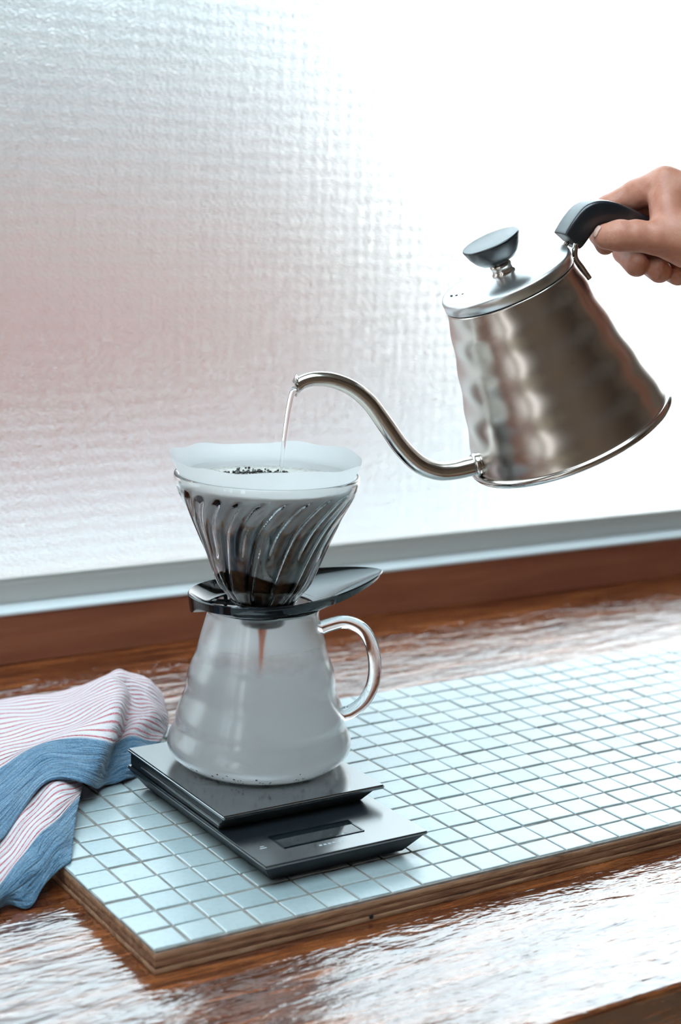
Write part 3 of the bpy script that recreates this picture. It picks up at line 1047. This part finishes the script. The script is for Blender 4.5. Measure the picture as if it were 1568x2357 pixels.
def sdf_hand(P):
    def cap(a, b, ra, rb):
        a, b = np.array(a, float), np.array(b, float)
        ab = b - a
        t = np.clip(((P - a) @ ab) / (ab @ ab), 0, 1)
        return np.linalg.norm(P - (a + t[..., None] * ab), axis=-1) - (ra + (rb - ra) * t)
    def smin(a, b, k):
        h = np.clip(.5 + .5 * (b - a) / k, 0, 1)
        return b + (a - b) * h - k * h * (1 - h)
    def chain(pts, k=.10):
        d = None
        for p, q in zip(pts, pts[1:]):
            c = cap(p[:3], q[:3], p[3], q[3])
            d = c if d is None else smin(d, c, k)
        return d
    wrist = (4.5, -.75, -.75)
    # metacarpals and back of the hand
    palm = chain([(.92, 1.36, -.10, .50), (2.2, .85, -.2, .66), (*wrist, .85)])
    for p in ([(1.15, 1.12, -.95, .50), (2.4, .55, -.9, .62), (*wrist, .85)],
              [(1.55, .80, -1.60, .46), (2.7, .2, -1.4, .58), (4.5, -.8, -1.1, .75)],
              [(2.00, .30, -2.10, .42), (3.0, -.2, -1.8, .52), (4.5, -.9, -1.3, .7)]):
        palm = smin(palm, chain(p), .30)
    # web and ball of the thumb
    palm = smin(palm, chain([(.92, .95, .22, .45), (1.05, .25, .55, .50), (1.6, .0, .40, .75)]), .22)
    palm = smin(palm, chain([(1.30, -.12, .62, .60), (2.4, -.55, .30, .78), (4.3, -.9, -.5, .85)]), .30)
    thumb = chain([(-.62, -.05, 1.20, .36), (-.28, -.03, 1.18, .42), (.10, -.03, 1.08, .425), (.75, -.08, .90, .47), (1.45, -.2, .6, .60)], .12)
    d = smin(palm, thumb, .20)
    index = chain([(.92, 1.36, -.10, .50), (.15, 1.12, -.42, .41), (-.62, .74, -.40, .36), (-.82, .02, -.25, .32), (-.66, -.28, .32, .29)], .10)
    d = smin(d, index, .14)
    mid = chain([(1.15, 1.12, -.95, .50), (-.12, .50, -1.20, .39), (-.12, -.48, -1.05, .35), (.22, -.84, -.25, .35)], .10)
    d = smin(d, mid, .07)
    ring_ = chain([(1.55, .80, -1.60, .46), (.42, .02, -1.62, .37), (.52, -.78, -1.20, .34), (.86, -1.02, -.35, .34)], .10)
    d = smin(d, ring_, .06)
    pin = chain([(2.0, .30, -2.10, .42), (1.05, -.32, -1.95, .33), (1.05, -.98, -1.45, .30), (1.38, -1.15, -.62, .29)], .10)
    d = smin(d, pin, .06)
    arm = chain([(*wrist, .92), (6.5, -1.3, -.9, 1.05), (8.3, -1.9, -1.0, 1.25)])
    d = smin(d, arm, .4)
    d = np.maximum(d, P[..., 0] - 7.8)
    # skin folds in the web, at the thumb joint and across the index finger
    def crease(pts, dep):
        c = None
        for p, q in zip(pts, pts[1:]):
            e = cap(p, q, .035, .035)
            c = e if c is None else np.minimum(c, e)
        return dep * np.exp(-(np.maximum(c, 0) / .07) ** 2)
    for pts, dep in (([(.45, 1.25, .35), (.36, .85, .55), (.42, .45, .8)], .07), ([(.72, 1.2, .60), (.62, .75, .75), (.50, .42, .95)], .05),
                     ([(.05, 1.3, .0), (.02, .95, .0), (.06, .6, 0)], .05), ([(-.18, 1.2, -.05), (-.16, .9, -.1), (-.12, .6, -.1)], .05),
                     ([(.22, 1.35, .1), (.18, 1.0, .1)], .05), ([(-.02, .4, 1.1), (.06, .15, 1.42)], .03),
                     ([(.55, -.35, 1.2), (1.2, -.62, 1.1)], .04)):
        d = d + crease(pts, dep)
    return d

def surface_net(f, lo, hi, h):
    ax_ = [np.arange(lo[i], hi[i] + h, h) for i in range(3)]
    G = np.stack(np.meshgrid(*ax_, indexing='ij'), -1)
    D = f(G)
    nx, ny, nz = D.shape
    sgn = D < 0
    corners = [(i, j, k) for i in (0, 1) for j in (0, 1) for k in (0, 1)]
    cnt = sum(sgn[i:nx - 1 + i, j:ny - 1 + j, k:nz - 1 + k].astype(int) for i, j, k in corners)
    act = (cnt > 0) & (cnt < 8)
    acc = np.zeros(act.shape + (3,))
    num = np.zeros(act.shape)
    for a in range(8):
        for b_ in range(a + 1, 8):
            ca, cb_ = corners[a], corners[b_]
            if sum(abs(x - y) for x, y in zip(ca, cb_)) != 1:
                continue
            da = D[ca[0]:nx - 1 + ca[0], ca[1]:ny - 1 + ca[1], ca[2]:nz - 1 + ca[2]]
            db = D[cb_[0]:nx - 1 + cb_[0], cb_[1]:ny - 1 + cb_[1], cb_[2]:nz - 1 + cb_[2]]
            x = (da < 0) != (db < 0)
            t = np.where(x, da / np.where(da == db, 1, da - db), 0)
            p = np.array(ca) + t[..., None] * (np.array(cb_) - np.array(ca))
            acc += np.where(x[..., None], p, 0)
            num += x
    idx = -np.ones(act.shape, int)
    cells_ = np.argwhere(act)
    idx[act] = np.arange(len(cells_))
    V_ = (cells_ + acc[act] / num[act][:, None]) * h + np.array(lo)
    F_ = []
    for axis in range(3):
        sl0 = [slice(None)] * 3
        sl1 = [slice(None)] * 3
        sl0[axis] = slice(0, -1)
        sl1[axis] = slice(1, None)
        ch = sgn[tuple(sl0)] != sgn[tuple(sl1)]
        a1, a2 = [(1, 2), (2, 0), (0, 1)][axis]
        for e in np.argwhere(ch):
            if e[a1] == 0 or e[a2] == 0 or e[a1] >= act.shape[a1] or e[a2] >= act.shape[a2]:
                continue
            q = []
            for o1, o2 in ((-1, -1), (0, -1), (0, 0), (-1, 0)):
                c_ = e.copy()
                c_[a1] += o1
                c_[a2] += o2
                q.append(int(idx[tuple(c_)]))
            if min(q) < 0:
                continue
            F_.append(q if sgn[tuple(e)] else q[::-1])
    return V_, F_

hV, hF = surface_net(sdf_hand, (-1.5, -3.4, -2.9), (8.0, 2.3, 1.8), .065)
hm = Matrix((hr, hu, hf)).transposed().to_4x4()
hm.translation = HO * S
person = mesh_obj('person', [tuple(p) for p in hV], hF, m_skin, None, True)
person.matrix_world = hm @ Matrix.Scale(1.0545, 4)
md = person.modifiers.new('soften', 'SMOOTH')
md.factor = .5
md.iterations = 2
tag(person, 'right hand and forearm reaching in, fingers closed around the black kettle handle', 'person')
# thumb nail, laid onto the tip of the thumb
tip = np.array((-.62, -.05, 1.20))
nd = np.array((-.80, .42, .42))
nd /= np.linalg.norm(nd)
ta = np.cross(nd, (0, 0, 1.0))
ta /= np.linalg.norm(ta)
tb_ = np.cross(nd, ta)
gu, gv = 11, 9
dirs = []
for i in range(gu):
    for j in range(gv):
        a_, b_ = (i / (gu - 1) * 2 - 1), (j / (gv - 1) * 2 - 1)
        # rounded-square outline
        k_ = 1 / max(1e-6, (abs(a_) ** 4 + abs(b_) ** 4) ** .25) * max(abs(a_), abs(b_)) if (a_ or b_) else 1
        d_ = nd + ta * a_ * k_ * .50 + tb_ * b_ * k_ * .42
        dirs.append(d_ / np.linalg.norm(d_))
dirs = np.array(dirs)
tt = np.full(len(dirs), .9)
for _ in range(40):
    tt -= .8 * sdf_hand(tip + dirs * tt[:, None])
nv_ = [tuple(p) for p in tip + dirs * (tt + .006)[:, None]]
nf_ = [(i * gv + j, (i + 1) * gv + j, (i + 1) * gv + j + 1, i * gv + j + 1) for i in range(gu - 1) for j in range(gv - 1)]
nail = mesh_obj('thumbnail', nv_, nf_, m_nail, person, True)
md = nail.modifiers.new('thick', 'SOLIDIFY')
md.thickness = .03 * S
md.offset = 0

# ------------------------------------------------------------------ towel
TA = [
 [(2.54, 20.5, -0.6), (4.47, 20.04, -0.5), (5.97, 19.28, -0.2), (7.08, 18.19, 0.2), (7.67, 17.49, 0.3), (8.17, 16.77, 0.3), (8.08, 15.62, 0.2)],
 [(1.99, 18.94, 0.3), (3.62, 17.9, 0.5), (4.85, 16.68, 0.9), (5.86, 15.55, 1.7), (6.36, 15.04, 1.9), (6.88, 14.43, 1.7), (7.19, 14.01, 1.2)],
 [(0.52, 14.84, 0.7), (2.33, 14.65, 0.8), (3.74, 14.09, 1.1), (5.01, 13.15, 2.0), (5.86, 13.69, 1.5), (6.3, 12.98, 1.5), (6.84, 12.98, 0.9)],
 [(-0.5, 12.01, 0.8), (1.26, 12.3, 0.9), (2.82, 12.28, 1.15), (4.23, 11.46, 1.9), (5.22, 12.65, 1.1), (5.93, 12.37, 1.15), (6.63, 12.61, 0.6)],
 [(-1.06, 10.45, 0.75), (0.38, 11.09, 0.85), (2.15, 11.8, 1.1), (3.25, 10.0, 1.6), (4.49, 11.88, 0.7), (5.15, 11.92, 0.8), (6.18, 12.13, 0.35)],
 [(-1.84, 8.27, 0.5), (-0.41, 9.04, 0.6), (1.68, 10.67, 0.95), (2.72, 9.4, 1.2), (3.67, 10.75, 0.45), (4.65, 10.96, 0.5), (5.41, 11.27, 0.2)],
 [(-2.58, 6.21, 0.3), (-1.14, 7.15, 0.35), (1.22, 9.57, 0.75), (2.22, 8.94, 0.75), (3.2, 10.03, 0.12), (3.98, 10.25, 0.12), (4.62, 10.55, 0.1)],
]
TAV = [0.6, 2.0, 4.6, 6.6, 8.0, 9.6, 11.4]          # distance across the stripes; stripes end at 8
TB = [
 [(-1.86, 8.22, 0.2), (-0.45, 8.94, 0.25), (0.96, 10.15, 0.5), (2.11, 10.94, 0.65), (2.75, 10.77, 0.6)],
 [(-2.62, 6.12, 0.1), (-1.02, 7.45, 0.2), (0.45, 8.89, 0.5), (1.69, 9.94, 0.65), (2.56, 10.05, 0.6)],
 [(-3.01, 5.02, -0.1), (-1.47, 6.3, 0.1), (-0.29, 7.39, 0.4), (0.95, 8.35, 0.6), (2.21, 9.32, 0.5)],
 [(-3.28, 4.27, -0.2), (-1.88, 5.22, 0.0), (-0.81, 6.09, 0.3), (0.39, 7.16, 0.55), (1.96, 8.85, 0.4)],
 [(-3.48, 3.74, -0.4), (-2.01, 4.88, -0.2), (-1.06, 5.3, 0.1), (-0.07, 6.06, 0.35), (1.04, 7.15, 0.3)],
 [(-3.57, 3.48, -0.58), (-1.97, 5.0, -0.55), (-1.23, 4.75, -0.55), (-0.57, 5.18, -0.2), (0.26, 5.56, 0.08)],
]
TBV = [4.9, 5.6, 6.8, 8.0, 9.2, 10.4]

def sheet(T, TV, n):
    rows_ = [spline([(*p, i) for i, p in enumerate(r)], n) for r in T]
    nc = len(rows_[0])
    cols_ = []
    for c_ in range(nc):
        cols_.append(spline([(*rows_[k][c_], TV[k]) for k in range(len(T))], n))
    return cols_          # [col][row] -> x y z u v
verts, faces, uv = [], [], []
for T, TV in ((TA, TAV), (TB, TBV)):
    cl_ = sheet(T, TV, 9)
    k0 = len(verts)
    nr = len(cl_[0])
    for ci, c_ in enumerate(cl_):
        for ri_, q in enumerate(c_):
            w = .035 * math.sin(q[3] * 3.1 + q[4] * 1.7) + .03 * math.sin(q[3] * 5.3 - q[4] * 2.3)
            verts.append((q[0], q[1], q[2] + w))
            uv.append((q[3], q[4]))
    for ci in range(len(cl_) - 1):
        for ri_ in range(nr - 1):
            faces.append((k0 + ci * nr + ri_, k0 + (ci + 1) * nr + ri_, k0 + (ci + 1) * nr + ri_ + 1, k0 + ci * nr + ri_ + 1))
tw = mesh_obj('towel', verts, faces, m_towel, None, True)
ul = tw.data.uv_layers.new(name='UVMap')
for lp in tw.data.loops:
    ul.data[lp.index].uv = uv[lp.vertex_index]
md = tw.modifiers.new('thickness', 'SOLIDIFY')
md.thickness = .06 * S
md.offset = -1
tag(tw, 'crumpled linen towel with red pinstripes and blue bands at the board corner', 'towel')
